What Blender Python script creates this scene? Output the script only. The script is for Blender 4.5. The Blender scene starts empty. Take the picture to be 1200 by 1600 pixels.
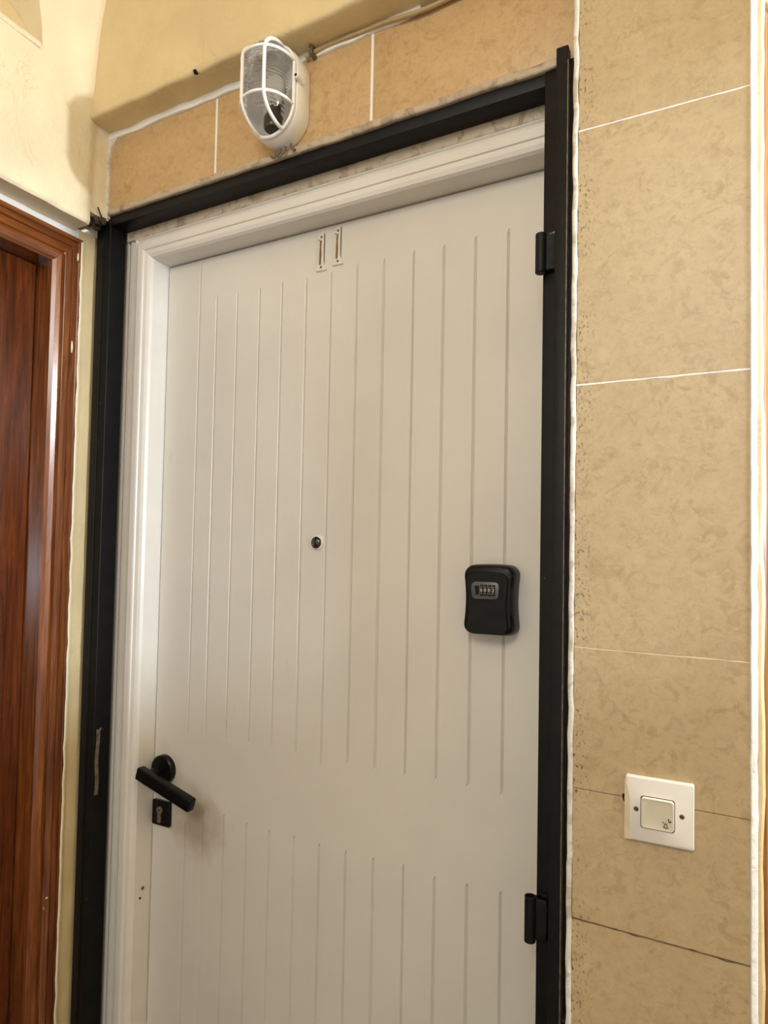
import bpy, bmesh, math, random
from mathutils import Vector, Matrix, noise
random.seed(7)
S = bpy.context.scene
C = S.collection
PI = math.pi

# ------------------------------------------------------------------ camera
cam_d = bpy.data.cameras.new('camera'); cam = bpy.data.objects.new('camera', cam_d); C.objects.link(cam)
yaw, pitch, roll = (math.radians(a) for a in (28.0, 2.0, 1.067))
fwd = Vector((-math.sin(yaw)*math.cos(pitch), math.cos(yaw)*math.cos(pitch), math.sin(pitch)))
rt = Vector((math.cos(yaw), math.sin(yaw), 0)); up = rt.cross(fwd)
r2 = rt*math.cos(roll) + up*math.sin(roll); u2 = up*math.cos(roll) - rt*math.sin(roll)
cam.matrix_world = Matrix(((r2.x, u2.x, -fwd.x, 0), (r2.y, u2.y, -fwd.y, -0.98), (r2.z, u2.z, -fwd.z, 1.5), (0, 0, 0, 1)))
cam_d.sensor_fit = 'AUTO'; cam_d.sensor_width = 36.0
cam_d.lens = 1035*36.0/1600; cam_d.shift_y = 41.5/1600; cam_d.clip_start = 0.02
S.camera = cam

# ------------------------------------------------------------------ light
W = bpy.data.worlds.new('world'); S.world = W; W.use_nodes = True
W.node_tree.nodes['Background'].inputs[0].default_value = (1.0, 0.98, 0.955, 1)
W.node_tree.nodes['Background'].inputs[1].default_value = 0.64

def area(name, loc, target, sx, sy, power, col):
    d = bpy.data.lights.new(name, 'AREA'); d.shape = 'RECTANGLE'; d.size = sx; d.size_y = sy
    d.energy = power; d.color = col
    o = bpy.data.objects.new(name, d); C.objects.link(o); o.location = loc
    o.rotation_euler = (Vector(target)-Vector(loc)).to_track_quat('-Z', 'Y').to_euler()
    return o
# daylight from beyond the assumed high window on the right of the hall
area('daylight_through_window', (4.2, -1.25, 2.0), (-1.3, 0.1, 1.8), 0.8, 0.2, 165, (0.72, 0.85, 1.0))
# hall ceiling lamp behind the camera
area('ceiling_lamp_light', (-0.1, -2.2, 2.85), (-0.6, 0.0, 1.5), 0.9, 0.9, 27, (1.0, 0.96, 0.90))
# small hall lamp to the right, close to the plane of the wall
pd = bpy.data.lights.new('hall_lamp_light', 'POINT'); pd.energy = 88; pd.color = (0.86, 0.93, 1.0); pd.shadow_soft_size = .028
po_ = bpy.data.objects.new('hall_lamp_light', pd); C.objects.link(po_); po_.location = (.95, -.010, 2.30)
S.view_settings.view_transform = 'Standard'; S.view_settings.look = 'None'
S.view_settings.exposure = 0.24; S.view_settings.gamma = 1.0; S.view_settings.use_curve_mapping = False

# ------------------------------------------------------------------ materials
def lin(r, g, b):
    f = lambda c: (c/255/12.92) if c/255 <= .04045 else ((c/255+.055)/1.055)**2.4
    return (f(r), f(g), f(b), 1)

class NT:
    def __init__(s, name):
        s.m = bpy.data.materials.new(name); s.m.use_nodes = True
        s.t = s.m.node_tree; s.b = s.t.nodes['Principled BSDF']
        s.pos = s.n('ShaderNodeNewGeometry').outputs['Position']
    def n(s, typ, **kw):
        x = s.t.nodes.new(typ)
        for k, v in kw.items(): setattr(x, k, v)
        return x
    def l(s, a, b): s.t.links.new(a, b)
    def noise(s, scale, detail=4, rough=.5, vec=None, dist=0.0, sc3=None):
        x = s.n('ShaderNodeTexNoise'); x.inputs['Scale'].default_value = scale; x.inputs['Detail'].default_value = detail
        x.inputs['Roughness'].default_value = rough; x.inputs['Distortion'].default_value = dist
        v = vec or s.pos
        if sc3:
            mp = s.n('ShaderNodeMapping'); mp.inputs['Scale'].default_value = sc3; s.l(v, mp.inputs['Vector']); v = mp.outputs[0]
        s.l(v, x.inputs['Vector']); return x.outputs['Fac']
    def ramp(s, fac, stops):
        x = s.n('ShaderNodeValToRGB'); e = x.color_ramp.elements
        while len(e) < len(stops): e.new(.5)
        for i, (p, c) in enumerate(stops):
            e[i].position = p; e[i].color = c if len(c) == 4 else (*c, 1)
        s.l(fac, x.inputs[0]); return x.outputs[0]
    def mix(s, fac, a, b, mode='MIX'):
        x = s.n('ShaderNodeMix', data_type='RGBA', blend_type=mode)
        for sock, v in ((x.inputs[0], fac), (x.inputs[6], a), (x.inputs[7], b)):
            if hasattr(v, 'is_linked') or hasattr(v, 'node'): s.l(v, sock)
            else: sock.default_value = v
        return x.outputs[2]
    def math(s, op, a, b=None, clamp=False):
        x = s.n('ShaderNodeMath', operation=op); x.use_clamp = clamp
        for i, v in enumerate((a, b)):
            if v is None: continue
            if hasattr(v, 'node'): s.l(v, x.inputs[i])
            else: x.inputs[i].default_value = v
        return x.outputs[0]
    def xyz(s):
        x = s.n('ShaderNodeSeparateXYZ'); s.l(s.pos, x.inputs[0]); return x.outputs
    def bump(s, h, strength, dist=.002):
        x = s.n('ShaderNodeBump'); x.inputs['Strength'].default_value = strength; x.inputs['Distance'].default_value = dist
        s.l(h, x.inputs['Height']); s.l(x.outputs[0], s.b.inputs['Normal'])
    def fin(s, col=None, rough=.5, metal=0., coat=0., spec=.5):
        if col is not None:
            if hasattr(col, 'node'): s.l(col, s.b.inputs['Base Color'])
            else: s.b.inputs['Base Color'].default_value = col
        s.b.inputs['Roughness'].default_value = rough; s.b.inputs['Metallic'].default_value = metal
        s.b.inputs['Coat Weight'].default_value = coat; s.b.inputs['Coat Roughness'].default_value = .18
        s.b.inputs['Specular IOR Level'].default_value = spec
        return s.m
BW = lambda v: (v, v, v, 1)

def m_plain(name, col, rough=.5, metal=0, nscale=60, var=.06, bump=.0, coat=0, spec=.5):
    t = NT(name); f = t.noise(nscale, 3)
    d = tuple(c*(1-var) for c in col[:3]); h = tuple(min(1, c*(1+var)) for c in col[:3])
    c = t.ramp(f, [(.3, d), (.7, h)])
    if bump: t.bump(t.noise(nscale*3, 3), bump, .001)
    return t.fin(c, rough, metal, coat, spec)

def m_tile(name, base, dirt=None):
    t = NT(name)
    b = lin(*base)
    dk = tuple(c*.86 for c in b[:3]); lt = tuple(min(1, c*1.08) for c in b[:3])
    f1 = t.noise(6, 5, .6, dist=.4); f2 = t.noise(60, 7, .75, dist=.6); f3 = t.noise(170, 4, .6)
    c = t.ramp(f2, [(.34, dk), (.50, b), (.64, lt)])
    c = t.mix(t.ramp(f1, [(.40, BW(0)), (.64, BW(.45))]), c, (b[0]*.86, b[1]*.82, b[2]*.76, 1))
    # printed brown blotches about a centimetre across, and faint short veins
    dkc = (b[0]*.66, b[1]*.57, b[2]*.46, 1)
    area_ = t.ramp(t.noise(9, 2), [(.40, BW(.15)), (.60, BW(1))])
    bl = t.ramp(t.noise(50, 5, .62, dist=.8), [(.55, BW(0)), (.60, BW(.30)), (.72, BW(.42))])
    c = t.mix(t.math('MULTIPLY', bl, area_), c, dkc)
    bl2 = t.ramp(t.noise(32, 5, .65, dist=1.0, sc3=(1, 1, 1.2)), [(.57, BW(0)), (.625, BW(.32))])
    c = t.mix(bl2, c, dkc)
    v = t.ramp(t.noise(26, 4, .7, dist=2.6), [(.482, BW(0)), (.498, BW(1)), (.502, BW(1)), (.516, BW(0))])
    msk = t.ramp(t.noise(13, 2), [(.50, BW(0)), (.60, BW(.30))])
    c = t.mix(t.math('MULTIPLY', v, msk), c, (b[0]*.6, b[1]*.52, b[2]*.42, 1))
    lv = t.ramp(t.noise(42, 4, .7, dist=1.8), [(.62, BW(0)), (.66, BW(.35))])
    c = t.mix(lv, c, (min(1, b[0]*1.22), min(1, b[1]*1.22), min(1, b[2]*1.2), 1))
    if dirt:      # paint flecks left along the steel post
        x, y, z = t.xyz()
        near = t.ramp(t.math('MULTIPLY', t.math('ADD', x, .207), 28), [(.0, BW(1)), (.35, BW(.75)), (.9, BW(0))])
        sp = t.ramp(t.noise(260, 3, .7, sc3=(1, 1, .55)), [(.575, BW(0)), (.61, BW(1))])
        reg = t.ramp(t.noise(9, 2, sc3=(.1, .1, 1)), [(.40, BW(.12)), (.54, BW(1))])
        c = t.mix(t.math('MULTIPLY', t.math('MULTIPLY', near, sp), reg), c, lin(50, 42, 32))
    t.bump(t.math('ADD', f2, f3), .10, .0015)
    return t.fin(c, .42, spec=.4)

def m_plaster(name, base, coarse=16, bs=.5, smear=None):
    t = NT(name); b = lin(*base)
    f = t.noise(coarse, 5, .55, dist=.4); g = t.noise(150, 3)
    c = t.ramp(t.noise(7, 4), [(.35, tuple(x*.93 for x in b[:3])), (.65, tuple(min(1, x*1.04) for x in b[:3]))])
    if smear:
        k = t.ramp(t.noise(26, 5, .65, dist=.8), [(.50, BW(0)), (.62, BW(.8))])
        c = t.mix(k, c, lin(*smear))
    ck = t.ramp(t.noise(11, 5, .65, dist=2.0), [(.485, BW(0)), (.5, BW(1)), (.515, BW(0))])
    ck = t.math('MULTIPLY', ck, t.ramp(t.noise(5, 2), [(.48, BW(0)), (.6, BW(.11))]))
    t.bump(t.math('SUBTRACT', t.math('ADD', f, t.math('MULTIPLY', g, .12)), ck), bs, .006)
    return t.fin(c, .45, spec=.4)

def m_wood(name, a, b, c_, axis='z', rough=.25, coat=.5):
    t = NT(name)
    s3 = (1, 1, .07) if axis == 'z' else (1, .07, 1)
    g = t.noise(70, 5, .6, dist=.8, sc3=s3); g2 = t.noise(12, 3, .5, sc3=(1, 1, .2)); f = t.noise(260, 3, .6, sc3=(1, 1, .04) if axis == 'z' else (1, .04, 1))
    c = t.ramp(g, [(.3, lin(*a)), (.5, lin(*b)), (.7, lin(*c_))])
    c = t.mix(t.math('MULTIPLY', g2, .55), c, lin(*a))
    c = t.mix(t.ramp(f, [(.55, BW(0)), (.7, BW(.4))]), c, tuple(x*.4 for x in lin(*a)[:3])+(1,))
    t.bump(t.math('ADD', t.noise(40, 4, sc3=(1, 1, .4)), t.math('MULTIPLY', g, .3)), .18, .003)
    return t.fin(c, rough, coat=coat)

def m_door():
    t = NT('door_paint'); x, y, z = t.xyz()
    b = lin(213, 208, 197)
    c = t.ramp(t.noise(5, 4), [(.35, tuple(v*.965 for v in b[:3])), (.65, tuple(v*1.02 for v in b[:3]))])
    # soft brown patch below the lever, a fainter one around it
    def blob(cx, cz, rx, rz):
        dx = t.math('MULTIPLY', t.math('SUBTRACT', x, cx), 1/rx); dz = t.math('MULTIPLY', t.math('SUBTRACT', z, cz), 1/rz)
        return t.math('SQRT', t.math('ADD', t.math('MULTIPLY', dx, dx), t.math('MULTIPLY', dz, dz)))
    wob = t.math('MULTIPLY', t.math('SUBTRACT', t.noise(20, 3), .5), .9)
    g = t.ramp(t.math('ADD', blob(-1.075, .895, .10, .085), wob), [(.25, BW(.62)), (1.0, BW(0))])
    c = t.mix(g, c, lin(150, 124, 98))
    g = t.ramp(t.math('ADD', blob(-1.18, .98, .06, .10), wob), [(.3, BW(.25)), (1.1, BW(0))])
    c = t.mix(g, c, lin(170, 150, 124))
    sc = t.ramp(t.noise(30, 3, .6, dist=2, sc3=(1, 1, .12)), [(.70, BW(0)), (.74, BW(.10))])
    c = t.mix(sc, c, lin(150, 138, 120))
    t.bump(t.math('ADD', t.noise(70, 4), t.math('MULTIPLY', t.noise(14, 2, sc3=(1, 1, .25)), .8)), .06, .002)
    return t.fin(c, .38, spec=.45)

def m_black(name, v=16, rough=.38, chips=True):
    t = NT(name); c = t.ramp(t.noise(40, 4), [(.3, lin(v-3, v-3, v-2)), (.7, lin(v+6, v+6, v+6))])
    if chips:
        k = t.ramp(t.noise(75, 3, .6, sc3=(1, 1, .5)), [(.73, BW(0)), (.77, BW(.55))])
        c = t.mix(k, c, lin(110, 100, 84))
    t.bump(t.noise(90, 4, sc3=(1, 1, .3)), .12, .002)
    return t.fin(c, rough, spec=.22)

def m_glass():
    t = NT('ribbed_glass'); t.b.inputs['Transmission Weight'].default_value = 1.0; t.b.inputs['IOR'].default_value = 1.30
    t.b.inputs['Base Color'].default_value = (.80, .78, .75, 1); t.b.inputs['Roughness'].default_value = .10
    return t.m

M = dict(
    tile_pier=m_tile('beige_tile_pier', (189, 167, 129), True), tile_lintel=m_tile('beige_tile_lintel', (198, 166, 120)),
    plaster=m_plaster('yellow_plaster', (222, 201, 156), 16, .7), plaster_left=m_plaster('lit_plaster', (236, 224, 192), 20, .85),  # left wall has the same paint, whitened here for its brighter light
    bead=m_plaster('edge_plaster', (224, 218, 208), 50, .6, (176, 162, 138)), white=m_plaster('white_filler', (238, 236, 232), 45, .5), filler=m_plaster('dirty_filler', (188, 170, 148), 60, .6, (140, 118, 98)),
    soffit=m_plaster('dirty_soffit', (196, 182, 160), 40, .4, (150, 128, 104)),
    grout_l=m_plain('pale_grout', lin(226, 208, 176), .8), grout_d=m_plain('dark_grout', lin(112, 92, 66), .85, nscale=90, var=.4),
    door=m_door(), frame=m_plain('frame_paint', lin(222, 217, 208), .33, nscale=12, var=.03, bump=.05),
    black=m_black('black_steel', 12, .48), black_edge=m_black('black_steel_bar', 15, .5), black_pl=m_black('black_handle', 9, .32, False),
    key=m_black('black_zinc', 12, .36, False), key_front=m_black('black_cover', 8, .42, False),
    gray=m_plain('grey_dial_plate', lin(92, 92, 92), .4, .3), dial=m_plain('dial_metal', lin(120, 116, 106), .35, .6, 200, .2),
    digit=m_plain('digit_paint', lin(225, 215, 190), .6), dark=m_plain('dark_gap', lin(14, 12, 10), .9),
    wood=m_wood('mahogany_door', (56, 24, 8), (92, 43, 16), (120, 62, 26)), wood_f=m_wood('varnished_frame', (78, 38, 14), (122, 66, 26), (154, 92, 42)),
    wood_fh=m_wood('varnished_frame_head', (78, 38, 14), (122, 66, 26), (154, 92, 42), axis='y'), wood_r=m_wood('honey_frame', (96, 54, 18), (140, 88, 34), (172, 120, 58), rough=.35, coat=.3), wood_rd=m_wood('dark_stained_door', (60, 26, 16), (88, 44, 26), (110, 62, 36)),
    lamp=m_plain('white_lamp_enamel', lin(247, 246, 244), .3, nscale=20, var=.02), glass=m_glass(),
    bulb=m_plain('bulb_glass', lin(215, 215, 215), .08), brass=m_plain('socket_metal', lin(90, 84, 78), .35, .8),
    wire=m_plain('grey_brown_wire', lin(120, 104, 84), .6), cable=m_plain('painted_cable', lin(176, 152, 112), .55, bump=.3),
    switch=m_plain('switch_plate', lin(216, 210, 200), .3, nscale=18, var=.02), rocker=m_plain('rocker_plastic', lin(216, 208, 186), .3, nscale=40, var=.03),
    screw=m_plain('old_screw', lin(112, 96, 74), .45, .6, 200, .3), ink=m_plain('dark_ink', lin(52, 34, 30), .6),
    tape=m_plain('beige_smear', lin(205, 190, 160), .35), numeral=m_plain('numeral_paint', lin(216, 209, 196), .4),
    brown=m_plain('bare_brown_metal', lin(122, 98, 66), .45, .2, 150, .3), bare=m_plain('bare_grey_metal', lin(120, 108, 92), .5, .4, 90, .35),
    peep=m_plain('peephole_lens', lin(18, 18, 22), .1, coat=1), floor=m_plain('floor_terrazzo', lin(96, 86, 76), .4, nscale=90, var=.25),
    hall=m_plaster('hall_plaster', (226, 206, 164), 14, .3), crud=m_plain('cement_crud', lin(66, 58, 48), .9, nscale=150, var=.5),
)

# ------------------------------------------------------------------ helpers
def link(name, bm, mat, parent=None, smooth=False):
    me = bpy.data.meshes.new(name)
    bmesh.ops.recalc_face_normals(bm, faces=bm.faces[:])
    bm.to_mesh(me); bm.free()
    if mat: me.materials.append(M[mat] if isinstance(mat, str) else mat)
    if smooth:
        for p in me.polygons: p.use_smooth = True
        try: me.set_sharp_from_angle(angle=math.radians(40))
        except Exception: pass
    o = bpy.data.objects.new(name, me); C.objects.link(o)
    if parent:
        o.parent = parent
        bpy_par.append((o, parent))
    return o
bpy_par = []
def tag(o, label, cat=None, group=None, kind=None):
    o['label'] = label
    if cat: o['category'] = cat
    if group: o['group'] = group
    if kind: o['kind'] = kind
    return o
def empty(name, loc=(0, 0, 0)):
    o = bpy.data.objects.new(name, None); C.objects.link(o); o.location = loc; o.empty_display_size = .05
    return o
def box(bm, x0, x1, y0, y1, z0, z1, bev=0, seg=2):
    r = bmesh.ops.create_cube(bm, size=1)
    vs = r['verts']
    for v in vs: v.co = Vector(((x0+x1)/2 + v.co.x*(x1-x0), (y0+y1)/2 + v.co.y*(y1-y0), (z0+z1)/2 + v.co.z*(z1-z0)))
    if bev:
        es = list({e for v in vs for e in v.link_edges})
        bmesh.ops.bevel(bm, geom=es, offset=bev, segments=seg, affect='EDGES', profile=.5)
def boxo(name, mat, parent, x0, x1, y0, y1, z0, z1, bev=0, seg=2):
    bm = bmesh.new(); box(bm, x0, x1, y0, y1, z0, z1, bev, seg); return link(name, bm, mat, parent, bev > 0)
def rough_up(bm, amp, freq, cuts=0, seed=0.):
    for v in bm.verts:
        p = v.co*freq + Vector((seed, seed*1.7, seed*.3))
        v.co += Vector((noise.noise(p), noise.noise(p+Vector((31, 5, 7))), noise.noise(p+Vector((3, 71, 17)))))*amp
def grid_box(bm, x0, x1, y0, y1, z0, z1, step, bev=0.):
    """box with subdivided faces (for lumpy plaster)"""
    b2 = bmesh.new(); box(b2, x0, x1, y0, y1, z0, z1, bev, 3)
    for ax, (a, b) in enumerate(((x0, x1), (y0, y1), (z0, z1))):
        n = min(160, int((b-a)/step))
        for i in range(1, n):
            pl = [0, 0, 0]; pl[ax] = a+(b-a)*i/n; no = [0, 0, 0]; no[ax] = 1
            bmesh.ops.bisect_plane(b2, geom=b2.verts[:]+b2.edges[:]+b2.faces[:], plane_co=pl, plane_no=no, dist=1e-5)
    me = bpy.data.meshes.new('tmp'); b2.to_mesh(me); b2.free(); bm.from_mesh(me); bpy.data.meshes.remove(me)
def tube(bm, pts, r, n=10, closed=False, rfun=None):
    pts = [Vector(p) for p in pts]; N = len(pts); rings = []
    prev = None
    for i, p in enumerate(pts):
        a = pts[(i-1) % N] if (closed or i > 0) else p; b = pts[(i+1) % N] if (closed or i < N-1) else p
        t = (b-a).normalized()
        if prev is None:
            nrm = t.orthogonal().normalized()
        else:
            nrm = (prev - t*prev.dot(t)); nrm = nrm.normalized() if nrm.length > 1e-6 else t.orthogonal().normalized()
        prev = nrm; bn = t.cross(nrm); rr = rfun(i/(N-1)) if rfun else r
        rings.append([bm.verts.new(p + (nrm*math.cos(2*PI*k/n) + bn*math.sin(2*PI*k/n))*rr) for k in range(n)])
    for i in range(N if closed else N-1):
        A, B = rings[i], rings[(i+1) % N]
        if closed and i == N-1:      # align the seam
            off = min(range(n), key=lambda s: (A[0].co-B[s].co).length); B = B[off:]+B[:off]
        for k in range(n): bm.faces.new((A[k], A[(k+1) % n], B[(k+1) % n], B[k]))
    if not closed:
        bm.faces.new(rings[0][::-1]); bm.faces.new(rings[-1])
def loft(bm, loops, cap0=True, cap1=True):
    R = [[bm.verts.new(p) for p in L] for L in loops]; n = len(R[0])
    for A, B in zip(R, R[1:]):
        for k in range(n): bm.faces.new((A[k], A[(k+1) % n], B[(k+1) % n], B[k]))
    if cap0: bm.faces.new(R[0][::-1])
    if cap1: bm.faces.new(R[-1])
    return R
def cyl(bm, c, axis, r, h, n=24, bev=0.):
    """solid of revolution along axis from c, with small edge rounding"""
    ax = Vector(axis).normalized(); a = ax.orthogonal().normalized(); b = ax.cross(a); c = Vector(c)
    prof = [(r, 0), (r, h-bev), (r-bev, h)] if bev else [(r, 0), (r, h)]
    loft(bm, [[c+ax*z+(a*math.cos(2*PI*k/n)+b*math.sin(2*PI*k/n))*rr for k in range(n)] for rr, z in prof])
def prism(bm, poly, y0, y1, bev=0):
    """polygon of (x, z) extruded along y"""
    b2 = bmesh.new()
    loft(b2, [[(x, y0, z) for x, z in poly], [(x, y1, z) for x, z in poly]])
    if bev: bmesh.ops.bevel(b2, geom=b2.edges[:], offset=bev, segments=2, affect='EDGES')
    me = bpy.data.meshes.new('tmp'); b2.to_mesh(me); b2.free(); bm.from_mesh(me); bpy.data.meshes.remove(me)
def rrect(cx, cz, w, h, r, n=6):
    out = []
    for sx, sz, a0 in ((1, 1, 0), (-1, 1, 90), (-1, -1, 180), (1, -1, 270)):
        for k in range(n+1):
            a = math.radians(a0+90*k/n); out.append((cx+sx*(w/2-r)+r*math.cos(a), cz+sz*(h/2-r)+r*math.sin(a)))
    return out

# ------------------------------------------------------------------ the setting
TOP = 3.0
f = boxo('floor', 'floor', None, -1.6, 1.8, -3.0, 1.4, -.1, 0)
tag(f, 'plain terrazzo hall floor below the picture', 'floor', kind='structure')
c_ = boxo('ceiling', 'hall', None, -1.6, 1.8, -3.0, 1.4, TOP, TOP+.1)
tag(c_, 'plastered ceiling above the doorway', 'ceiling', kind='structure')

# back wall: yellow plaster above a shallow recess with tiles and the doorway
wb = empty('wall_back', (-.8, .15, 0)); tag(wb, 'wall around the white door, yellow plaster over beige lintel tiles', 'wall', kind='structure')
bm = bmesh.new(); grid_box(bm, -1.40, .02, .005, .30, 2.502, TOP, .02, .008)
for v in bm.verts:
    if v.co.y < .2:
        p = v.co*9; v.co.y += noise.noise(p)*.003
        v.co.z += noise.noise(v.co*14+Vector((9, 0, 0)))*.004 if v.co.z < 2.6 else 0
link('upper_plaster', bm, 'plaster', wb, True)
boxo('lintel_core', 'white', wb, -1.45, -.2, .0775, .30, 2.325, 2.512)
boxo('soffit', 'soffit', wb, -1.36, -.2, .121, .24, 2.287, 2.33)
boxo('soffit', 'soffit', wb, -1.305, -.24, .1185, .2, 2.2635, 2.30)
boxo('reveal', 'frame', wb, -1.48, -1.305, .128, .30, 0, 2.33)
boxo('reveal', 'frame', wb, -.24, -.19, .128, .30, 0, 2.33)
# white grout margin over the tiles and dirty filler between tiles and steel header
bm = bmesh.new(); grid_box(bm, -1.33, -.5, .064, .08, 2.488, 2.506, .012, .003); rough_up(bm, .0035, 22)
link('grout_margin', bm, 'white', wb, True)
bm = bmesh.new(); grid_box(bm, -1.325, -.24, .066, .10, 2.306, 2.322, .012, .004); rough_up(bm, .0018, 26, seed=4)
link('filler_strip', bm, 'filler', wb, True)
# rounded plaster cheek at the left end of the recess
bm = bmesh.new()
cheek = [(-1.40, 2.30), (-1.3125, 2.30), (-1.3130, 2.35), (-1.312, 2.40), (-1.312, 2.440), (-1.309, 2.462), (-1.302, 2.476), (-1.290, 2.486), (-1.27, 2.493), (-1.27, 2.512), (-1.40, 2.512)]
prism(bm, cheek, .0655, .085)
link('corner_margin', bm, 'bead', wb)
# lintel tiles
TX = [-1.330, -.984, -.602, -.212]
for a, b in zip(TX, TX[1:]):
    o = boxo('tile', 'tile_lintel', wb, a+.002, b-.002, .070, .079, 2.314, 2.497, .0012)
for x in TX[1:3]:
    boxo('grout', 'white', wb, x-.0035, x+.0035, .0702, .0790, 2.314, 2.497)

# tiled pier on the right of the doorway
wp = empty('wall_pier', (-.095, .15, 0)); tag(wp, 'narrow pier of large beige tiles right of the white door', 'wall', kind='structure')
boxo('pier_core', 'white', wp, -.212, .0185, .006, .30, 0, TOP)
TZ = [0, .236, .616, .997, 1.180, 1.3805, 1.7625, 2.1425, 2.524, 2.905, TOP]
gap = {1.180: .0003, .997: .0008, 1.3805: .0008, 1.7625: .0011, 2.1425: .0009}
for a, b in zip(TZ, TZ[1:]):
    bm = bmesh.new(); box(bm, -.2065, .0175, 0, .008, a+gap.get(a, .001), b-gap.get(b, .001), .0008)
    for v in bm.verts:      # joints run very slightly downhill to the right
        if 0.1 < v.co.z < 2.95: v.co.z -= (v.co.x+.095)*.012
    link('tile', bm, 'tile_pier', wp)
for z in TZ[1:-1]:
    bm = bmesh.new(); g = gap.get(z, .001); N = 60; hi = z > 1.3; rows = []
    for i in range(N+1):
        x = -.2065+.224*i/N; zc = z-(x+.095)*.012
        n1 = noise.noise(Vector((x*70, z*9, 0))); n2 = noise.noise(Vector((x*45, z*9, 4)))
        if z > 1.5: up_, dn = g+.0004*n1, g+.0007*(.5+n2)
        elif z > 1.3: up_, dn = g+.0005*n1, g+.0005*n2
        elif z > 1.1: up_ = dn = .0003+.0002*n1
        else: up_, dn = g+max(0, n1)*.0034, g+max(0, n2)*.0028
        y = -.0003 if z < 1.1 else (-.0002 if hi else .0002)
        rows.append([(x, y, zc+up_), (x, .009, zc+up_), (x, .009, zc-dn), (x, y, zc-dn)])
    loft(bm, rows)
    link('grout', bm, 'white' if z > 1.5 else ('grout_l' if z > 1.3 else 'grout_d'), wp)
# ragged bead of plaster on the left arris, white painted arris on the right
bm = bmesh.new(); grid_box(bm, -.2150, -.2064, -.0008, .30, 0, TOP, .018, .003)
for v in bm.verts:
    if v.co.y < .05: v.co.x += noise.noise(Vector((0, v.co.y*30, v.co.z*26)))*.0022; v.co.y += noise.noise(Vector((5, v.co.x*50, v.co.z*40)))*.0012
link('edge_bead', bm, 'bead', wp, True)
bm = bmesh.new(); zs_ = [TOP*i/170 for i in range(171)]
def ar(z):
    k = noise.noise(Vector((2, 0, z*30)))*.0016; m = noise.noise(Vector((5, 0, z*55)))*.0010
    return [(.0165+k*.6, .012), (.0165+k*.6, -.0008), (.0180+k*.6, -.0022+m), (.0225, -.0005+m), (.0252+k, .0035), (.0254+k, .0200), (.02, .03)]
loft(bm, [[(x, y, z) for x, y in ar(z)] for z in zs_])
link('edge_bead', bm, 'white', wp, True)
# little chip beside the bell push and marks
bm = bmesh.new(); prism(bm, [(-.1395, 1.184), (-.1345, 1.187), (-.1345, 1.173), (-.138, 1.176)], -.0008, .002)
link('chip', bm, 'dark', wp)

# left wall: upper plaster standing proud over a set-back lower strip that holds the brown door
wl = empty('wall_left', (-1.36, -.8, 0)); tag(wl, 'cream plaster side wall over the brown varnished door', 'wall', kind='structure')
bm = bmesh.new()
ysn = [-3.0+.08*i for i in range(29)] + [-.70+.02*i for i in range(29)] + [-.126+.0066*i for i in range(31)]
ysn = sorted({round(min(y, .072), 4) for y in ysn} | {.072})
zsn = [2.263+.004*i for i in range(4)] + [2.28+.0155*i for i in range(21)] + [2.602+.03*i for i in range(14)]
def left_x(y, z):
    x = -1.309 + noise.noise(Vector((0, y*8, z*8)))*.005 + noise.noise(Vector((3, y*26, z*26)))*.0015
    if y > -.06: x += .17*max(0, z-2.50)*min(1, (y+.06)/.05)**2
    e = z-2.263
    if e < .011: x -= (1-e/.011)**2*.006
    if y > .01 and z < 2.50: x -= .008*min(1, (y-.01)/.02)
    n1 = (-.118-.06*(z-2.585))-y; n2 = z-2.585        # recess edges
    return x
keep = lambda y, z: not (y < -.119 and z > 2.590) and not (y > .018 and z < 2.30)
vg = {}
for y in ysn:
    for z in zsn:
        yy = y
        vg[y, z] = bm.verts.new((left_x(y, z), yy - (.12*(z-2.59) if (z > 2.59 and -.127 < y < -.112) else 0), z))
for y0, y1 in zip(ysn, ysn[1:]):
    for z0, z1 in zip(zsn, zsn[1:]):
        if keep(y0, z1): bm.faces.new((vg[y0, z0], vg[y1, z0], vg[y1, z1], vg[y0, z1]))
for v in [v for v in bm.verts if not v.link_faces]: bm.verts.remove(v)
res = bmesh.ops.extrude_face_region(bm, geom=bm.faces[:])
for v in [g for g in res['geom'] if isinstance(g, bmesh.types.BMVert)]: v.co.x = -1.56
link('upper_plaster', bm, 'plaster_left', wl, True)
bm = bmesh.new()
loft(bm, [[(-1.60, y, 2.5), (-1.318, y, 2.56), (-1.318, y, 2.586), (-1.47, y, 2.80), (-1.52, y, TOP), (-1.60, y, TOP)] for y in (-3.0, -.10)])
link('sloped_recess', bm, 'plaster', wl)
bm = bmesh.new(); tube(bm, [(-1.312+noise.noise(Vector((0, y*20, 0)))*.002, y, 2.585) for y in [-.12-.03*i for i in range(95)]], .008, 8)
link('recess_lip', bm, 'plaster_left', wl, True)
# lower strip around the brown door
bm = bmesh.new(); grid_box(bm, -1.55, -1.368, .036, .13, 0, 2.27, .022, .002)
for v in bm.verts:
    if v.co.x > -1.4: v.co.x += noise.noise(v.co*14)*.003
link('lower_plaster', bm, 'plaster', wl, True)  # same left wall paint; the yellower, darker tone stands in for shade
bm = bmesh.new(); grid_box(bm, -1.55, -1.372, -1.05, .05, 2.238, 2.272, .022, .002); rough_up(bm, .002, 24)
link('lit_strip', bm, 'white', wl, True)  # plain wall plaster; the whiteness of its direct light is in the colour
boxo('lower_plaster', 'plaster_left', wl, -1.55, -1.37, -3.0, -1.02, 0, 2.27)
bm = bmesh.new(); tube(bm, [(-1.3655, .040+noise.noise(Vector((1, 0, z*25)))*.003, z) for z in [i*.02 for i in range(113)]], .004, 6)
link('plaster_lip', bm, 'plaster_left', wl, True)

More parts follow.
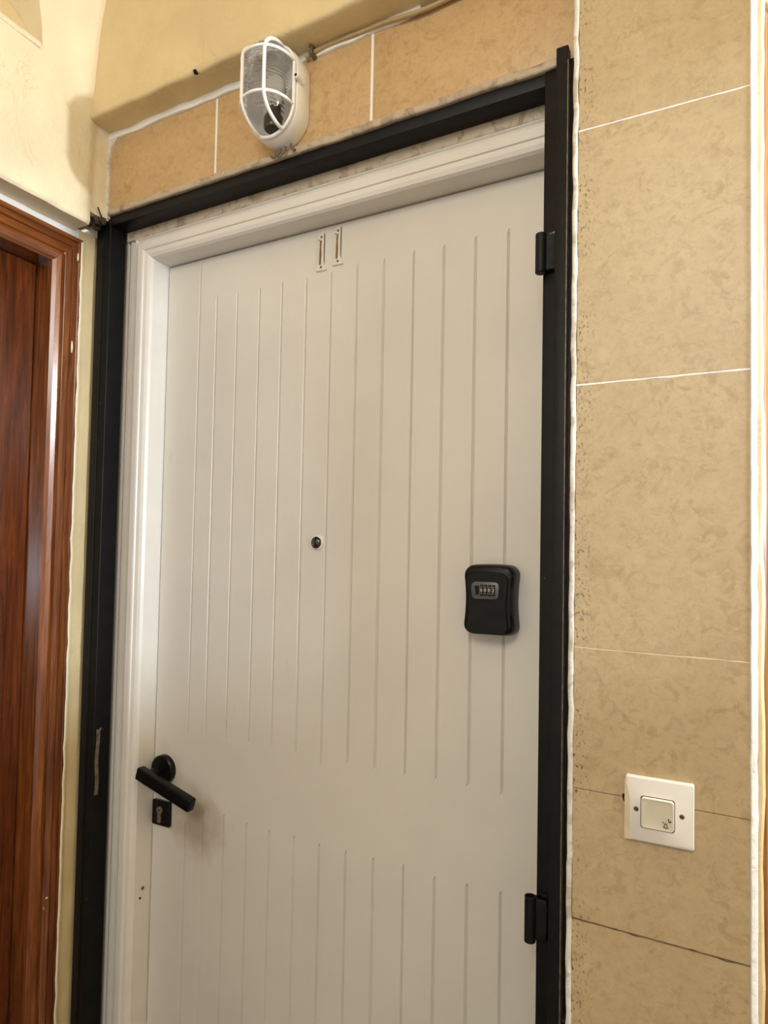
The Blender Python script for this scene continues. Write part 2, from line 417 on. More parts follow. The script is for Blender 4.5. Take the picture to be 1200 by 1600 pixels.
# unseen right wall, added with a high window sized to cut the daylight
wr = empty('wall_right', (1.75, -.8, 0)); tag(wr, 'unseen plain hall wall, its assumed high window sized to cut the daylight, right of the picture', 'wall', kind='structure')
for (y0, y1, z0, z1) in ((-3.0, 1.4, 0, 1.62), (-3.0, 1.4, 2.10, TOP), (-3.0, -1.9, 1.62, 2.10), (.35, 1.4, 1.62, 2.10)):
    boxo('wall_panel', 'hall', wr, 1.7, 1.8, y0, y1, z0, z1)

# ------------------------------------------------------------------ white door with its frame
XL, XR, ZT, YD = -1.217, -.275, 2.205, .170
tr = empty('trim_1', (-.75, .15, 0)); tag(tr, 'off-white moulded timber frame around the white door', 'door frame', kind='structure')
prof = [(0, .20), (0, .150), (.0015, .124), (.005, .118), (.012, .1145), (.021, .113), (.0225, .1105), (.026, .1095), (.040, .1095), (.0435, .111), (.0445, .122),
        (.054, .1235), (.0565, .1195), (.0605, .1195), (.062, .127), (.072, .127), (.0735, .124), (.080, .124), (.080, .20)]
def frame_piece(name, kind):
    bm = bmesh.new(); rows = []
    for u, y in prof:
        wob = 0
        if kind == 'L': a, b = (XL-u, y, 0), (XL-u, y, ZT+u)
        elif kind == 'R': a, b = (XR+u, y, 0), (XR+u, y, ZT+u)
        else: a, b = (XL-u, y, ZT+u), (XR+u, y, ZT+u)
        rows.append((bm.verts.new(a), bm.verts.new(b)))
    for (a, b), (c, d) in zip(rows, rows[1:]+rows[:1]): bm.faces.new((a, b, d, c))
    bm.faces.new([r[0] for r in rows]); bm.faces.new([r[1] for r in rows][::-1])
    return link(name, bm, 'frame', tr, False)
frame_piece('jamb', 'L'); frame_piece('jamb', 'R'); frame_piece('head', 'H')
for (x, y, z, r) in ((-1.2205, .147, .732, .0045), (-1.2225, .140, .712, .0026)):      # old screw holes in the jamb reveal
    bm = bmesh.new(); cyl(bm, (XL-.001, y, z), (1, 0, 0), r, .0016, 10); o = link('screw_hole', bm, 'brown' if r > .004 else 'dark', tr)

d1 = empty('door_1', (-.75, .19, 0)); tag(d1, 'off-white door with routed vertical grooves and number 11', 'door', kind='structure')
gx = [-1.113, -1.061, -1.0, -.936, -.875, -.811, -.748, -.685, -.623, -.557, -.493, -.429, -.366]
gt = [2.196, 2.108, 2.104, 2.105, 2.107, 2.103, 2.105, 2.110, 2.107, 2.111, 2.109, 2.112, 2.112]
gb = [1.094, 1.098, 1.096, 1.098, 1.099, 1.094, 1.079, 1.094, 1.091, 1.090, 1.091, 1.092, 1.088]
g2 = [.897, .933, .936, .931, .929, .929, .926, .927, .926, .929, .920, .923, .925]
gw = [.0045, .0055, .005, .005, .0055, .006, .0055, .0055, .0065, .005, .006, .006, .0055]
bm = bmesh.new(); x0 = XL+.0025; dx1 = XR-.0025; z1 = ZT-.003
def quad(a, b, c, d): bm.faces.new([bm.verts.new(p) for p in (a, b, c, d)])
cur = x0
for i, gxx in enumerate(gx):
    w = gw[i]*.52; l, r = gxx-w, gxx+w
    quad((cur, YD, .006), (l, YD, .006), (l, YD, z1), (cur, YD, z1)); cur = r
    st = [(.006, 0), (.12, 0), (.126, 1), (g2[i]-.008, 1), (g2[i], 0), (gb[i], 0), (gb[i]+.008, 1), (gt[i]-.008, 1), (gt[i], 0), (z1, 0)]
    dp = .0046
    for (za, da), (zb, db) in zip(st, st[1:]):
        quad((l, YD, za), (gxx, YD+dp*da, za), (gxx, YD+dp*db, zb), (l, YD, zb))
        quad((gxx, YD+dp*da, za), (r, YD, za), (r, YD, zb), (gxx, YD+dp*db, zb))
quad((cur, YD, .006), (dx1, YD, .006), (dx1, YD, z1), (cur, YD, z1))
for a, b in (((x0, .006), (x0, z1)), ((x0, z1), (dx1, z1)), ((dx1, z1), (dx1, .006)), ((dx1, .006), (x0, .006))):
    quad((a[0], YD, a[1]), (b[0], YD, b[1]), (b[0], YD+.04, b[1]), (a[0], YD+.04, a[1]))
quad((x0, YD+.04, .006), (dx1, YD+.04, .006), (dx1, YD+.04, z1), (x0, YD+.04, z1))
bmesh.ops.remove_doubles(bm, verts=bm.verts[:], dist=1e-6)
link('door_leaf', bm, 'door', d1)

# lever handle: rosette, lever, screws; separate square lock plate
hz, hx = 1.006, -1.180
hd = empty('door_handle', (hx, YD, hz)); hd.parent = d1; bpy_par.append((hd, d1)); hd['label'] = 'matt black lever handle on a round rose'
bm = bmesh.new(); cyl(bm, (hx, YD, hz), (0, -1, 0), .0335, .014, 44, .003); link('rosette', bm, 'black_pl', hd, True)
bm = bmesh.new(); cyl(bm, (hx, YD-.010, hz), (0, -1, 0), .0105, .042, 20, .001); link('neck', bm, 'black_pl', hd, True)
bm = bmesh.new(); box(bm, -.026, .144, -.0105, .0105, -.0145, .0145, .004, 3)
bmesh.ops.transform(bm, matrix=Matrix.Translation((hx, YD-.055, hz-.004)) @ Matrix.Rotation(math.radians(15.5), 4, 'Y'), verts=bm.verts[:])
link('lever', bm, 'black_pl', hd, True)
bm = bmesh.new(); cyl(bm, (hx-.010, YD-.0652, hz-.0025), (0, -1, 0), .006, .0012, 16); link('screw_cap', bm, 'black_edge', hd, True)
lk = empty('lock_plate', (-1.183, YD, .905)); lk.parent = d1; bpy_par.append((lk, d1)); lk['label'] = 'square black lock plate with grey cylinder'
lx, lz = -1.183, .905
bm = bmesh.new()
loft(bm, [[(x, YD, z) for x, z in rrect(lx, lz, .055, .057, .003)], [(x, YD-.007, z) for x, z in rrect(lx, lz, .055, .057, .003)], [(x, YD-.009, z) for x, z in rrect(lx, lz, .049, .053, .003)]])
link('plate', bm, 'black_pl', lk, True)
bm = bmesh.new(); out = rrect(lx, lz, .046, .050, .002); inn = rrect(lx, lz, .043, .047, .002)
loft(bm, [[(x, YD-.0088, z) for x, z in out], [(x, YD-.0102, z) for x, z in out], [(x, YD-.0102, z) for x, z in inn], [(x, YD-.0088, z) for x, z in inn]], False, False)
link('rim', bm, 'black_edge', lk, True)
key = [(lx+.0085*math.cos(a), lz+.008+.0085*math.sin(a)) for a in [math.radians(-60+300*k/16) for k in range(17)]]
key += [(lx-.0050, lz-.018), (lx-.003, lz-.0205), (lx+.003, lz-.0205), (lx+.0050, lz-.018)]
bm = bmesh.new(); prism(bm, key, YD-.0125, YD-.004); link('cylinder', bm, 'bare', lk)
bm = bmesh.new(); box(bm, lx-.0035, lx+.0035, YD-.0128, YD-.010, lz+.007, lz+.0095); link('key_slot', bm, 'dark', lk)

# peephole
pz, px = 1.537, -.767
ph = empty('peephole', (px, YD, pz)); ph.parent = d1; bpy_par.append((ph, d1)); ph['label'] = 'dark round peephole with chipped white paint'
bm = bmesh.new()
prof2 = [(.0155, 0), (.0155, .002), (.0140, .0032), (.0105, .0034), (.0095, .002)]
loft(bm, [[(px+r*math.cos(2*PI*k/28), YD-y, pz+r*math.sin(2*PI*k/28)) for k in range(28)] for r, y in prof2], True, True); link('ring', bm, 'numeral', ph, True)
bm = bmesh.new(); loft(bm, [[(px-.0015+r*math.cos(2*PI*k/24), YD-y, pz+r*math.sin(2*PI*k/24)) for k in range(24)] for r, y in ((.0122, .0030), (.0122, .0042), (.0100, .0047), (.0082, .0038), (.0050, .0054), (.0015, .0062))]); link('lens', bm, 'peep', ph, True)
bm = bmesh.new(); prism(bm, [(px-.004, pz+.001), (px+.001, pz+.006), (px+.005, pz+.0055), (px+.0035, pz+.002), (px, pz+.004), (px-.002, pz+.0005)], YD-.0056, YD-.004); link('chipped_paint', bm, 'bare', ph)

# numerals 1 and 1
def numeral(x, z, tilt, lab):
    n = empty('house_numeral', (x, YD, z)); n.parent = d1; bpy_par.append((n, d1)); n['label'] = lab
    h = .083
    P = lambda pts: [(x+a+tilt*(b), z+b) for a, b in pts]
    bm = bmesh.new()
    prism(bm, P([(-.013, 0), (.013, 0), (.012, .003), (.0060, .014), (.0042, .022), (.0042, h), (.002, h), (-.004, h-.006), (-.0105, h-.013), (-.0095, h-.016), (-.0045, h-.0145), (-.0060, .020), (-.008, .012), (-.0125, .003)]), YD-.0035, YD+.001, .0006)
    link('stem', bm, 'numeral', n)
    bm = bmesh.new(); prism(bm, P([(-.0052, .013), (-.0002, .013), (.0004, .035), (-.0006, .050), (.0002, h-.018), (-.0042, h-.018)]), YD-.0041, YD-.002); link('bare_face', bm, 'brown', n)
    for zz, xx in ((h-.011, -.001), (.0075, 0)):
        bm = bmesh.new(); cyl(bm, (x+xx+tilt*zz, YD-.0030, z+zz), (0, -1, 0), .0027, .0016, 12, .0005); link('screw', bm, 'brown', n, True)
    bm = bmesh.new(); prism(bm, P([(.0046, .020), (.0062, .012), (.0062, h-.006), (.0046, h-.002)]), YD-.0008, YD+.001); link('edge_line', bm, 'bare', n)
numeral(-.772, 2.110, .010, 'left numeral one of the number 11, white with worn brown face')
numeral(-.731, 2.115, .010, 'right numeral one of the number 11, white with worn brown face')

# ------------------------------------------------------------------ black steel gate frame (its gate is gone)
gf = empty('steel_gate_frame', (-.80, .09, 0)); tag(gf, 'black painted steel gate frame in front of the white door', 'gate frame')
bm = bmesh.new(); box(bm, -1.357, -1.309, .073, .119, 0, 2.318, .002)
for v in bm.verts: v.co.x += noise.noise(v.co*3)*.001
po = link('post', bm, 'black', gf)
bm = bmesh.new(); box(bm, -1.344, -1.332, .0712, .074, 0, 2.26, .001); link('weld_ridge', bm, 'black_edge', po)
boxo('post', 'black', gf, -.2765, -.229, .071, .119, 0, 2.318, .002)
boxo('header', 'black', gf, -1.318, -.2755, .074, .117, 2.284, 2.313, .002)
boxo('flat_bar', 'black_edge', gf, -.2535, -.2345, .052, .0695, 0, 2.325, .0015)
boxo('angle_edge', 'bare', gf, -.2352, -.2338, .0515, .066, 0, 2.30)
# strike slot for the lost lock bolt, on the inner face of the left post
ys = lambda t: .0835+.0015*math.sin(t*9)
pts = [(ys(t)-.0045, .948+t*.15) for t in [i/12 for i in range(13)]] + [(ys(t)+.005, .948+t*.15) for t in [1-i/12 for i in range(13)]]
b2 = bmesh.new(); loft(b2, [[(-1.3096, y, z) for y, z in pts], [(-1.3080, y, z) for y, z in pts]]); link('strike_slot', b2, 'bare', gf)
bm = bmesh.new(); cyl(bm, (-1.3096, .0905, 1.098), (1, 0, 0), .003, .0022, 10); link('bolt_head', bm, 'bare', gf)
def hinge(xc, z0, z1, hollow, lab):
    h = empty('hinge', (xc, .06, z0)); h.parent = gf; bpy_par.append((h, gf)); h['label'] = lab
    bm = bmesh.new(); r = .0088; n = 24
    if hollow: pr = [(r-.001, z0), (r, z0+.001), (r, z1), (r-.0018, z1), (r-.0018, z1-.02)]
    else: pr = [(r-.0015, z0), (r, z0+.0015), (r, z1-.0015), (r-.0015, z1)]
    loft(bm, [[(xc+rr*math.cos(2*PI*k/n), .060+rr*math.sin(2*PI*k/n), z) for k in range(n)] for rr, z in pr]); link('barrel', bm, 'black_edge', h, True)
    bm = bmesh.new(); grid_box(bm, xc+.004, xc+.026, .060, .0735, z0+.004, z1-.003, .006, .002); rough_up(bm, .0022, 90, seed=z0); link('weld_leaf', bm, 'black', h, True)
    bm = bmesh.new(); tube(bm, [(xc+.010+.004*i, .0695+.002*math.sin(i*2), z1+.001+.0016*math.sin(i*3)) for i in range(5)], .0028, 7); link('weld_bead', bm, 'bare' if not hollow else 'black_edge', h, True)
hinge(-.2770, 1.967, 2.032, False, 'upper welded hinge barrel with closed top')
hinge(-.2830, .914, .984, True, 'lower welded hinge barrel with open hollow top')

# lumps of cement and wire ends left at the top of the left post
cr = empty('cement_lumps', (-1.335, .055, 2.30)); tag(cr, 'dark cement crumbs and wire ends in the corner above the left steel post', 'rubble')
for k in range(9):
    bm = bmesh.new(); bmesh.ops.create_icosphere(bm, subdivisions=2, radius=.006+.004*random.random())
    c = Vector((-1.348+.034*random.random(), .040+.028*random.random(), 2.279+.024*random.random()))
    for v in bm.verts: v.co = v.co*(1+.5*noise.noise(v.co*150+Vector((k*7, 0, 0)))) + c
    link('lump', bm, 'crud', cr, True)
for k in range(3):
    bm = bmesh.new(); x = -1.334+.010*k; tube(bm, [(x, .058, 2.285), (x+.002, .045, 2.300), (x+.006*(k-1), .035, 2.318-.004*k)], .0018, 6); link('wire_end', bm, 'crud', cr, True)

# ------------------------------------------------------------------ brown varnished door in the left wall
def wood_door(name, T, fr, leaf, lab, h_top, w):
    """frame profile swept round a doorway; local a runs along the wall, b out of it"""
    d = empty(name, T(w/2, 0, 0)); tag(d, lab, 'door', kind='structure')
    pr = [(-.079, -.03), (-.079, .001), (-.074, .004), (-.068, .004), (-.0655, .001), (-.063, .005), (-.051, .006), (-.0485, .002), (-.046, .007), (-.030, .0085), (-.0265, .004),
          (-.024, .010), (-.016, .013), (-.006, .010), (0, .003), (0, -.048), (0, -.09), (-.06, -.09)]
    def piece(nm, fa, fb):
        bm = bmesh.new(); rows = [(bm.verts.new(fa(u, b)), bm.verts.new(fb(u, b))) for u, b in pr]
        for (a, b), (c, e) in zip(rows, rows[1:]+rows[:1]): bm.faces.new((a, b, e, c))
        bm.faces.new([r[0] for r in rows]); bm.faces.new([r[1] for r in rows][::-1])
        return link(nm, bm, 'wood_fh' if (nm == 'head' and fr == 'wood_f') else fr, d)
    piece('jamb', lambda u, b: T(u, b, 0), lambda u, b: T(u, b, h_top-u))
    piece('jamb', lambda u, b: T(w-u, b, 0), lambda u, b: T(w-u, b, h_top-u))
    piece('head', lambda u, b: T(u, b, h_top-u), lambda u, b: T(w-u, b, h_top-u))
    bm = bmesh.new()
    def bb(a0, a1, b0, b1, z0, z1, bev=.003):
        b2 = bmesh.new(); box(b2, a0, a1, b0, b1, z0, z1, bev)
        for v in b2.verts: v.co = Vector(T(*v.co))
        return b2
    link('door_leaf', bb(.002, w-.002, -.085, -.050, .005, h_top-.002), leaf, d, True)
    for z0, z1 in ((.25, .95), (1.10, 1.98)):
        for a0, a1 in ((.16, w/2-.04), (w/2+.04, w-.16)): link('panel', bb(a0, a1, -.055, -.042, z0, z1, .008), leaf, d, True)
    bm.free()
    return d
TL = lambda a, b, z: (-1.368+b, -.035-a, z)
d2 = wood_door('door_2', TL, 'wood_f', 'wood', 'dark brown varnished door and frame on the left wall', 2.168, .86)
for (y0, z0, hgt, wdt) in ((.020, 1.985, .030, .0045), (.004, .735, .006, .010), (-.002, .715, .024, .003), (.028, 2.20, .02, .004)):      # splashes of wall paint on the frame
    bm = bmesh.new(); bmesh.ops.create_icosphere(bm, subdivisions=2, radius=1)
    for v in bm.verts: v.co = Vector((-1.3625+v.co.x*.003, y0+v.co.y*wdt/2*(1+.4*noise.noise(v.co*3)), z0+v.co.z*hgt/2))
    link('paint_splash', bm, 'plaster_left', d2, True)

# honey coloured door frame in the splayed return to the right of the pier
sa = math.radians(64)
TR = lambda a, b, z: (.0266+math.cos(sa)*(a+.085)+math.sin(sa)*b, .006+math.sin(sa)*(a+.085)-math.cos(sa)*b, z)
d3 = wood_door('door_3', TR, 'wood_r', 'wood_rd', 'honey brown door frame at the far right edge beside the tiled pier', 2.172, .80)
ws = empty('wall_return', TR(.4, -.05, 0)); tag(ws, 'cream plaster above the honey brown door frame at the right edge', 'wall', kind='structure')
bm = bmesh.new(); grid_box(bm, -.088, 1.0, -.12, .004, 2.262, TOP, .03, .004)
for v in bm.verts: v.co.y += noise.noise(v.co*9)*.003; v.co = Vector(TR(v.co.x, v.co.y, v.co.z))
link('upper_plaster', bm, 'plaster', ws, True)
bm = bmesh.new(); grid_box(bm, -.085, -.076, -.12, .003, 0, 2.27, .03, .002)
for v in bm.verts: v.co.y += noise.noise(v.co*20)*.003; v.co = Vector(TR(v.co.x, v.co.y, v.co.z))
link('plaster_margin', bm, 'plaster', ws, True)
bm = bmesh.new(); grid_box(bm, .876, 1.6, -.12, .004, 0, 2.27, .1)
for v in bm.verts: v.co = Vector(TR(v.co.x, v.co.y, v.co.z))
link('lower_plaster', bm, 'plaster', ws)

# ------------------------------------------------------------------ caged bulkhead lamp
LX, LZ, LY = -.798, 2.410, .070
lp = empty('bulkhead_lamp', (LX, LY, LZ)); tag(lp, 'white oval bulkhead lamp with wire cage over ribbed glass, on the lintel tiles', 'lamp')
def oval(w, h, y, n=56):
    out = []; rx = w/2; s_ = h/2-rx
    for k in range(n):
        a = 2*PI*(k+.5)/n
        out.append((LX+rx*math.cos(a), y, LZ+rx*math.sin(a)+(s_ if math.sin(a) > 0 else -s_)))
    return out
HW, HH, RY = .114, .184, LY-.047
bm = bmesh.new()
loft(bm, [oval(HW-.004, HH-.004, LY), oval(HW, HH, LY-.003), oval(HW, HH, LY-.036), oval(HW-.003, HH-.003, LY-.041), oval(HW-.012, HH-.012, LY-.0425), oval(HW-.016, HH-.016, LY-.038), oval(HW-.020, HH-.020, LY-.008)], True, True)
link('base', bm, 'lamp', lp, True)
# ribbed glass dome: a capsule bulging from the rim
bm = bmesh.new(); loops = [oval(.092, .166, LY-.036, 80)]; K = 22; ga = .046; gd = .062
for j in range(K+1):
    a = (j/K)*PI/2*.985; o_ = ga*(1-math.cos(a)**.9); y = LY-.044-gd*math.sin(a)**.85
    L = []
    for (x, yy, z) in oval(.092-2*o_, .166-2*o_, 0, 80): L.append((x, y, z))
    loops.append(L)
def subdiv(loop):          # extra points along the straight sides so that the ribs show
    out = []
    for p, q in zip(loop, loop[1:]+loop[:1]):
        m = 72 if abs(p[2]-q[2]) > .03 else 1
        for i in range(m): out.append(tuple(p[c]+(q[c]-p[c])*i/m for c in range(3)))
    return out
loops = [subdiv(L) for L in loops]
cx_ = lambda p: math.sin((p[2]-LZ)*2*PI/.0064)
ribs = lambda p, k: (LX+(p[0]-LX)*(1+.028*cx_(p)), p[1]-.0013*cx_(p)*min(1, k/8), p[2])
loops = [[ribs(p, k) if k > 2 and abs(p[2]-LZ) < .066 else p for p in L] for k, L in enumerate(loops)]
loft(bm, loops, False, True)
link('glass', bm, 'glass', lp, True)
# bulb and holder inside
bm = bmesh.new(); loft(bm, [[(LX+r*math.cos(2*PI*k/20), LY-.045+r*.75*math.sin(2*PI*k/20), z) for k in range(20)] for r, z in ((.009, LZ-.030), (.013, LZ-.020), (.019, LZ-.005), (.021, LZ+.010), (.019, LZ+.025), (.012, LZ+.036), (.004, LZ+.040))]); link('bulb', bm, 'bulb', lp, True)
bm = bmesh.new(); loft(bm, [[(LX+r*math.cos(2*PI*k/20), LY-.045+r*math.sin(2*PI*k/20), z) for k in range(20)] for r, z in ((.013, LZ-.068), (.015, LZ-.064), (.015, LZ-.045), (.011, LZ-.040), (.011, LZ-.028))]); link('bulb_holder', bm, 'brass', lp, True)
# cage: rim ring, two vertical bars, two hoops
cg = empty('cage', (LX, RY, LZ)); cg.parent = lp; bpy_par.append((cg, lp)); cg['label'] = 'white wire cage'
RW, RH = .102, .176
bm = bmesh.new(); tube(bm, oval(RW, RH, RY, 80), .0036, 10, True); link('rim', bm, 'lamp', cg, True)
dF = LY-.044-gd-.0045
for e in (-.026, .026):
    zz = RH/2-(RW/2-math.sqrt((RW/2)**2-e*e)); cv = []
    dd = RY+(dF-RY)*.93
    for k in range(15):
        a = PI/2*k/14; cv.append((LX+e, RY+(dd-RY)*math.sin(a)**.9, LZ+zz-.046*(1-math.cos(a))))
    cv2 = [(p[0], p[1], 2*LZ-p[2]) for p in cv[::-1]]
    bm = bmesh.new(); tube(bm, cv+cv2, .0034, 10); link('vertical_bar', bm, 'lamp', cg, True)
for sgn in (1, -1):
    bm = bmesh.new(); hp = []
    for k in range(25):
        a = PI*k/24; hp.append((LX-(RW/2)*math.cos(a), RY+(dF-RY)*math.sin(a)**.75, LZ+.003+sgn*.043))
    tube(bm, hp, .0030, 10); link('hoop', bm, 'lamp', cg, True)
bm = bmesh.new(); cyl(bm, (LX+HW/2-.003, LY-.034, LZ+.012), (1, 0, 0), .006, .009, 16, .001); cyl(bm, (LX+HW/2+.002, LY-.028, LZ+.012), (0, -1, 0), .0055, .024, 16, .001); link('cage_clip', bm, 'lamp', lp, True)
bm = bmesh.new(); cyl(bm, (LX+HW/2+.002, LY-.0515, LZ+.012), (0, -1, 0), .0026, .002, 10); link('clip_screw', bm, 'dark', lp)
zb_ = LZ-HH/2
for (dx, seed) in ((-.010, 0), (.002, 3)):
    bm = bmesh.new(); tube(bm, [(LX+dx+.008, LY-.012, zb_+.003), (LX+dx+.006, LY-.013, zb_-.007), (LX+dx-.008, LY-.012, zb_-.013-.001*seed), (LX+dx-.016, LY-.009, zb_-.008), (LX+dx-.024, LY-.005, zb_-.002)], .0020, 8); link('wire', bm, 'wire', lp, True)
bm = bmesh.new(); tube(bm, [(LX+.020, LY-.010, zb_+.004), (LX+.024, LY-.012, zb_-.006), (LX+.031, LY-.011, zb_-.011)], .003, 8); link('wire_stub', bm, 'wire', lp, True)

# cable painted over along the ledge, held by a clip
cb = [(-.748, .062, 2.488), (-.738, .061, 2.4925), (-.70, .062, 2.4955), (-.656, .062, 2.4955), (-.61, .0615, 2.494), (-.573, .061, 2.4935), (-.54, .0605, 2.490), (-.508, .0605, 2.487), (-.475, .0605, 2.487), (-.445, .061, 2.489), (-.40, .061, 2.4915), (-.33, .061, 2.493), (-.25, .061, 2.493)]
bm = bmesh.new(); tube(bm, cb, .0042, 8); o = link('cable', bm, 'cable', None, True); tag(o, 'thin painted cable running along the ledge right of the caged lamp', 'cable')
bm = bmesh.new(); box(bm, -.735, -.7265, .050, .071, 2.484, 2.502, .002); cyl(bm, (-.731, .051, 2.490), (0, -1, 0), .0028, .004, 10, .0005)
o = link('cable_clip', bm, 'bare', None, True); tag(o, 'small grey clip holding the cable beside the caged lamp', 'clip')
bm = bmesh.new(); bmesh.ops.create_icosphere(bm, subdivisions=2, radius=.005)
for v in bm.verts: v.co = v.co*(1+.5*noise.noise(v.co*260)) + Vector((-.985, .006, 2.503))
link('chip', bm, 'dark', wb, True)

# ------------------------------------------------------------------ key lock box on the door
kx, kz = -.3835, 1.4355
kb = empty('key_lock_box', (kx, YD, kz-.06)); tag(kb, 'black combination key lock box on the white door', 'key box')
def waist(w, h, y, n=14, pinch=.004, r=.017, dz=0.0, topw=0.):
    """rounded outline with sides that pinch in at the middle"""
    pts = []
    for x, z in rrect(0, 0, w, h, r, 7): pts.append((x, z))
    full = []
    for (a, b) in zip(pts, pts[1:]+pts[:1]):
        m = 8 if abs(a[1]-b[1]) > h*.3 or abs(a[0]-b[0]) > w*.3 else 1
        for i in range(m): full.append((a[0]+(b[0]-a[0])*i/m, a[1]+(b[1]-a[1])*i/m))
    out = []
    for x, z in full:
        k = math.cos(max(-1, min(1, z/(h*.5)))*PI/2)**1.5
        bow = .003*(1-(x/(w/2))**2) if z > 0 else 0
        out.append((kx+x*(1-pinch*2/w*k), y, kz+z+bow+dz))
    return out
bm = bmesh.new()
loft(bm, [waist(.095, .121, YD), waist(.096, .122, YD-.010), waist(.0955, .121, YD-.024), waist(.094, .119, YD-.031), waist(.090, .115, YD-.0365), waist(.083, .109, YD-.0385)])
link('body', bm, 'key', kb, True)
def cover_outline(w, h, y, dz):
    return waist(w, h, y, pinch=.0035, r=.014, dz=dz)
bm = bmesh.new()
loft(bm, [cover_outline(.0765, .106, YD-.036, -.006), cover_outline(.0765, .106, YD-.0402, -.006), cover_outline(.0745, .104, YD-.0414, -.006)])
link('front_cover', bm, 'key_front', kb, True)
# grey dial plate
dpx, dpz = kx-.0035, kz+.0165
bm = bmesh.new(); pl = []
for x, z in rrect(0, 0, .0500, .0300, .008, 6):
    pl.append((dpx+x*(1+.05*(z/.015)), dpz+z+(.0020*(1-(x/.025)**2))*(1 if z > 0 else 1)))
loft(bm, [[(x, YD-.0410, z) for x, z in pl], [(x, YD-.0432, z) for x, z in pl], [(dpx+(x-dpx)*.96, YD-.0440, dpz+(z-dpz)*.95) for x, z in pl]])
link('dial_plate', bm, 'gray', kb, True)
bm = bmesh.new(); prism(bm, [(dpx-.018, dpz+.009), (dpx-.011, dpz+.009), (dpx-.011, dpz-.006), (dpx-.017, dpz-.006), (dpx-.017, dpz+.005), (dpx-.019, dpz+.0045)], YD-.0455, YD-.041); link('latch_button', bm, 'dark', kb)
def glyph(txt, size):
    cu = bpy.data.curves.new('digit', 'FONT'); cu.body = txt; cu.size = size; cu.extrude = .0002; cu.align_x = 'CENTER'; cu.align_y = 'CENTER'
    o = bpy.data.objects.new('digit', cu); C.objects.link(o)
    bpy.context.view_layer.update()
    me = bpy.data.meshes.new_from_object(o.evaluated_get(bpy.context.evaluated_depsgraph_get()))
    bpy.data.objects.remove(o); bpy.data.curves.remove(cu); return me
for i, ch in enumerate('0002'):
    x = dpx-.0055+.0072*i; z = dpz+.0012
    bm = bmesh.new(); box(bm, x-.0027, x+.0027, YD-.0446, YD-.040, z-.0098, z+.0098); link('dial_slot', bm, 'dark', kb)
    bm = bmesh.new()
    n = 20; rr = .0095
    loft(bm, [[(x+s*.0022, YD-.0372-rr*math.cos(2*PI*k/n), z+rr*math.sin(2*PI*k/n)*.98) for k in range(n)] for s in (-1, 1)])
    dl = link('dial', bm, 'dark', kb)
    bm = bmesh.new(); me = glyph(ch, .0082); bm.from_mesh(me)
    bmesh.ops.transform(bm, matrix=Matrix.Translation((x, YD-.0471, z)) @ Matrix.Rotation(PI/2, 4, 'X'), verts=bm.verts[:]); link('digit', bm, 'digit', dl)
    for zz, yy in ((-.0055, -.0452), (.0058, -.0450)):
        bm = bmesh.new(); box(bm, x-.0018, x+.0014, YD+yy-.0006, YD+yy+.001, z+zz-.0008, z+zz+.0008); link('digit_edge', bm, 'dial', dl)
bm = bmesh.new(); prism(bm, [(dpx-.016, dpz-.0145), (dpx+.010, dpz-.0145), (dpx+.006, dpz-.0180), (dpx-.011, dpz-.0175)], YD-.0424, YD-.040); link('thumb_notch', bm, 'dark', kb)

# ------------------------------------------------------------------ bell push on the pier
sx, sz = -.0915, 1.1705
sw = empty('bell_switch', (sx, 0, sz-.043)); tag(sw, 'square white doorbell switch with bell mark on the tiled pier', 'doorbell')
bm = bmesh.new()
L = lambda w, r, y: [(x, y, z) for x, z in rrect(sx, sz, w, w, r, 5)]
loft(bm, [L(.0865, .003, 0), L(.0868, .003, -.005), L(.0855, .003, -.0072), L(.0825, .003, -.0082)])
link('plate', bm, 'switch', sw, True)
bx_, bz_ = sx-.0015, sz-.0025
bm = bmesh.new(); loft(bm, [[(x, y, z) for x, z in rrect(bx_, bz_, .0430, .0430, .004, 5)] for y in (-.008, -.0086)]); link('button_gap', bm, 'dark', sw)
rk = empty('rocker', (bx_, -.008, bz_)); rk.parent = sw; bpy_par.append((rk, sw)); rk['label'] = 'cream push button with a worn bell mark'
bm = bmesh.new()
LR = lambda w, r, y: [(x, y-.0012*((z-bz_)/.02), z) for x, z in rrect(bx_, bz_, w, w, r, 5)]
loft(bm, [LR(.0412, .004, -.006), LR(.0412, .004, -.0112), LR(.0396, .004, -.0124), LR(.0345, .004, -.0118), LR(.030, .003, -.0114)])
link('button', bm, 'rocker', rk, True)
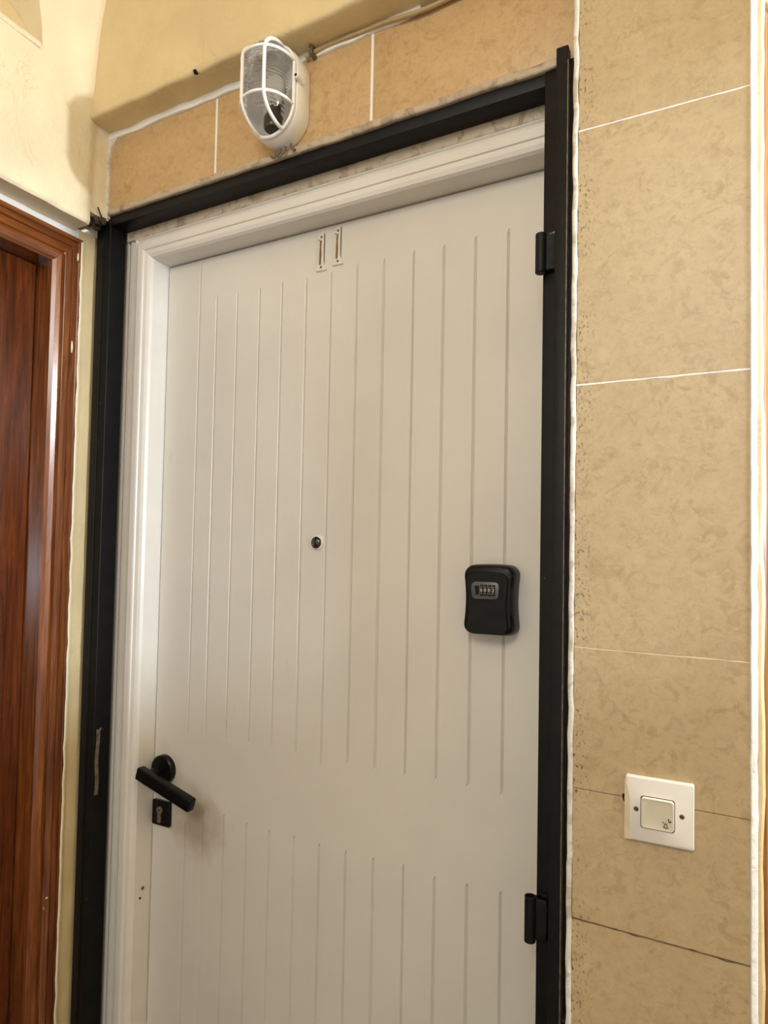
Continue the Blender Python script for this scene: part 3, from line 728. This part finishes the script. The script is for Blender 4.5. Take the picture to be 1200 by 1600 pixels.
# bell pictogram
ox, oz = bx_+.0105, bz_-.0125
bell_o = [(-.0034, -.0026), (-.0021, -.0006), (-.0019, .0018), (-.0009, .0032), (0, .0037), (.0009, .0032), (.0019, .0018), (.0021, -.0006), (.0034, -.0026)]
bell_i = [(x*.66, z*.72-.0002) for x, z in bell_o]
bm = bmesh.new()
loft(bm, [[(ox+x, -.0118, oz+z) for x, z in bell_o], [(ox+x, -.0122, oz+z) for x, z in bell_o], [(ox+x, -.0122, oz+z) for x, z in bell_i], [(ox+x, -.0118, oz+z) for x, z in bell_i]], False, False)
bmesh.ops.create_icosphere(bm, subdivisions=1, radius=.0007, matrix=Matrix.Translation((ox, -.0119, oz-.0033)))
link('bell_mark', bm, 'ink', rk)
for (ax, az, w, h) in ((.0035, .0085, .0006, .0012), (.0045, .0058, .0012, .0005), (.0062, .0068, .0005, .001), (-.003, .004, .0008, .0005)):
    bm = bmesh.new(); box(bm, ox+ax-w, ox+ax+w, -.0124, -.0115, oz+az-h, oz+az+h); link('scuff', bm, 'ink', rk)
for s in (-1, 1):
    bm = bmesh.new(); X = sx+s*.0285; Z = sz-.0005
    cyl(bm, (X, -.0076, Z), (0, -1, 0), .0033, .0011, 16, .0005); scw = link('screw', bm, 'screw', sw, True)
    bm = bmesh.new(); box(bm, -.0026, .0026, -.0001, .0006, -.0004, .0004); bmesh.ops.transform(bm, matrix=Matrix.Translation((X, -.0091, Z)) @ Matrix.Rotation(.7, 4, 'Y'), verts=bm.verts[:]); link('slot', bm, 'dark', scw)
bm = bmesh.new(); prism(bm, [(sx-.0436, sz+.036), (sx-.040, sz+.030), (sx-.0365, sz+.010), (sx-.0372, sz-.02), (sx-.035, sz-.0425), (sx-.0436, sz-.0425)], -.0085, -.006); link('paint_smear', bm, 'tape', sw)

# ------------------------------------------------------------------ keep every part where it was modelled
# meshes were modelled in world space: move each into the local space of its parent
absol = {o.name: Vector(o.location) for o in C.objects}
for o, p in bpy_par:
    o.location = absol[o.name] - absol[p.name]
